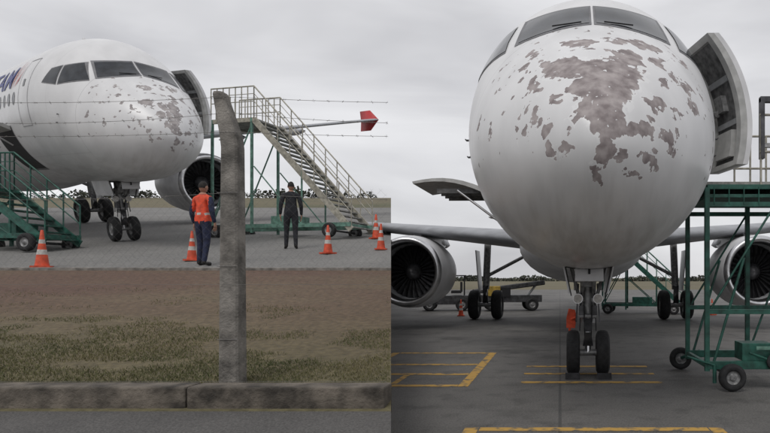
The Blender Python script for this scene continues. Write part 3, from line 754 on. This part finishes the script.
for i in range(60000):
    y=4.76+abs(random.gauss(0,2.2)); 
    if y>11.9: continue
    x=random.uniform(-1.05*y-.3,SEAM*y-.01)
    d=mnoise.noise(Vector((x*.55,y*1.3,3)))+.55*mnoise.noise(Vector((x*2.1,y*3.1,9)))
    lim=-.25+(y-4.9)*.13
    if y>5.0 and d<lim+random.uniform(-.15,.15): continue
    k=1.0 if y<5.05 else .62
    blade(x,y,random.uniform(.014,.048)*k*(1.8 if random.random()<.03 else 1),.0035,SLOPE*y)
mb.obj('grass',recalc=False)
def treemass(name,x0,x1,y,zb,hmin,hmax,n,sz,dens=1.0):
    mb=MB(); clumps=[]; x=x0
    while x<x1:
        h=random.uniform(hmin,hmax)*(.6+.5*math.sin(x*.11)**2); clumps.append((x,y+random.uniform(-3,3),h)); x+=random.uniform(.3,1.0)*hmax*.5*dens
    for (cx,cy,h) in clumps:
        mb.cyl((cx,cy,zb-.2),(cx,cy,zb+h*.5),.06*h*.5,'leaf',n=5,r1=.02)
        for i in range(n):
            a=random.uniform(0,6.28); r=random.random()**.5*h*.95; z=random.uniform(.0,1)*h; r*=math.sqrt(max(.1,1-(z/h)**2))
            c=Vector((cx+math.cos(a)*r,cy+math.sin(a)*r,zb+z)); u=Vector((random.gauss(0,1),random.gauss(0,1),random.gauss(0,1))).normalized()*sz*h; w=u.orthogonal().normalized()*sz*h*.8
            mb.add([c-u,c+w,c+u,c-w],[(0,1,2,3)],'leaf')
    return mb.obj(name,recalc=False)
treemass('hedge_row',-100,SEAM*99-2,98,14.75,.5,1.3,26,.2)
treemass('distant_trees',-130,330,300,0,1.9,2.8,24,.22,.8)

mb=MB(); mb.add([(-3000,-60,-.02),(3000,-60,-.02),(3000,4000,-.02),(-3000,4000,-.02)],[(0,1,2,3)],GF); mb.obj('ground')
mb=MB(); mb.add([(-60,-20,-.004),(120,-20,-.004),(120,85,-.004),(-60,85,-.004)],[(0,1,2,3)],GP); mb.obj('apron')
mb=MB()
def strip(x0,y0,x1,y1,w,z=0):
    a=Vector((x0,y0,z));b=Vector((x1,y1,z));d=(b-a).normalized();q=Vector((-d.y,d.x,0))*w/2
    mb.add([a-q,b-q,b+q,a+q],[(0,1,2,3)],'yellow')
for y in(13.2,11.45,10.3,9.2): strip(-3.5,y,-1.57,y,.17)
strip(-1.48,9.12,-1.48,13.28,.16); strip(-3.6,9.1,-3.6,13.25,.16)
strip(-2.6,9.3,-2.6,10.2,.1)
for y in(11.2,10.35,9.5): strip(-.62,y,1.62,y,.16)
strip(-.88,6.55,1.62,6.55,.15); strip(-.97,4,-.97,6.62,.15); strip(1.71,4,1.71,6.62,.15)
mb.obj('ground_markings',recalc=False)

# ---------------------------------------------------------------- world
w=bpy.data.worlds.new('World'); sc.world=w; w.use_nodes=True; nt=w.node_tree;N=nt.nodes;L=nt.links
for n in list(N): N.remove(n)
out=N.new('ShaderNodeOutputWorld'); sky=N.new('ShaderNodeTexSky'); sky.sky_type='NISHITA'; sky.sun_disc=False
sky.sun_elevation=math.radians(55); sky.sun_rotation=math.radians(200)
b1=N.new('ShaderNodeBackground'); b1.inputs[1].default_value=.06; L.new(sky.outputs[0],b1.inputs[0])
tc=N.new('ShaderNodeTexCoord'); mp=N.new('ShaderNodeMapping'); mp.inputs['Scale'].default_value=(1.2,1.2,4.2); mp.inputs['Location'].default_value=(.3,.2,.1); L.new(tc.outputs['Generated'],mp.inputs[0])
n=N.new('ShaderNodeTexNoise'); n.inputs['Scale'].default_value=1.5; n.inputs['Detail'].default_value=5; n.inputs['Roughness'].default_value=.5; n.inputs['Distortion'].default_value=.4; L.new(mp.outputs[0],n.inputs[0])
r=N.new('ShaderNodeValToRGB'); r.color_ramp.elements[0].position=.33; r.color_ramp.elements[0].color=(.53,.53,.555,1); r.color_ramp.elements[1].position=.68; r.color_ramp.elements[1].color=(.92,.92,.94,1)
L.new(n.outputs['Fac'],r.inputs[0]); b2=N.new('ShaderNodeBackground'); b2.inputs[1].default_value=1.0; L.new(r.outputs[0],b2.inputs[0])
ms=N.new('ShaderNodeMixShader'); ms.inputs[0].default_value=.93; L.new(b1.outputs[0],ms.inputs[1]); L.new(b2.outputs[0],ms.inputs[2]); L.new(ms.outputs[0],out.inputs[0])
sd=bpy.data.lights.new('sun','SUN'); sd.energy=1.1; sd.angle=math.radians(25); sd.color=(1,.97,.93)
so=bpy.data.objects.new('sun',sd); col_new(so)
el=math.radians(55); az=math.radians(200)
dirv=Vector((math.sin(az)*math.cos(el),math.cos(az)*math.cos(el),math.sin(el)))
so.rotation_euler=dirv.to_track_quat('Z','Y').to_euler()
cd=bpy.data.cameras.new('camera'); co=bpy.data.objects.new('camera',cd); col_new(co)
co.location=(0,0,1.65); co.rotation_euler=(math.radians(90),0,0)
cd.sensor_width=36; cd.lens=600/770*36; cd.shift_x=(385-560)/770; cd.shift_y=(278-216.5)/770; cd.clip_start=.05; cd.clip_end=6000
sc.camera=co
sc.view_settings.view_transform='Standard'; sc.view_settings.look='None'; sc.view_settings.exposure=0
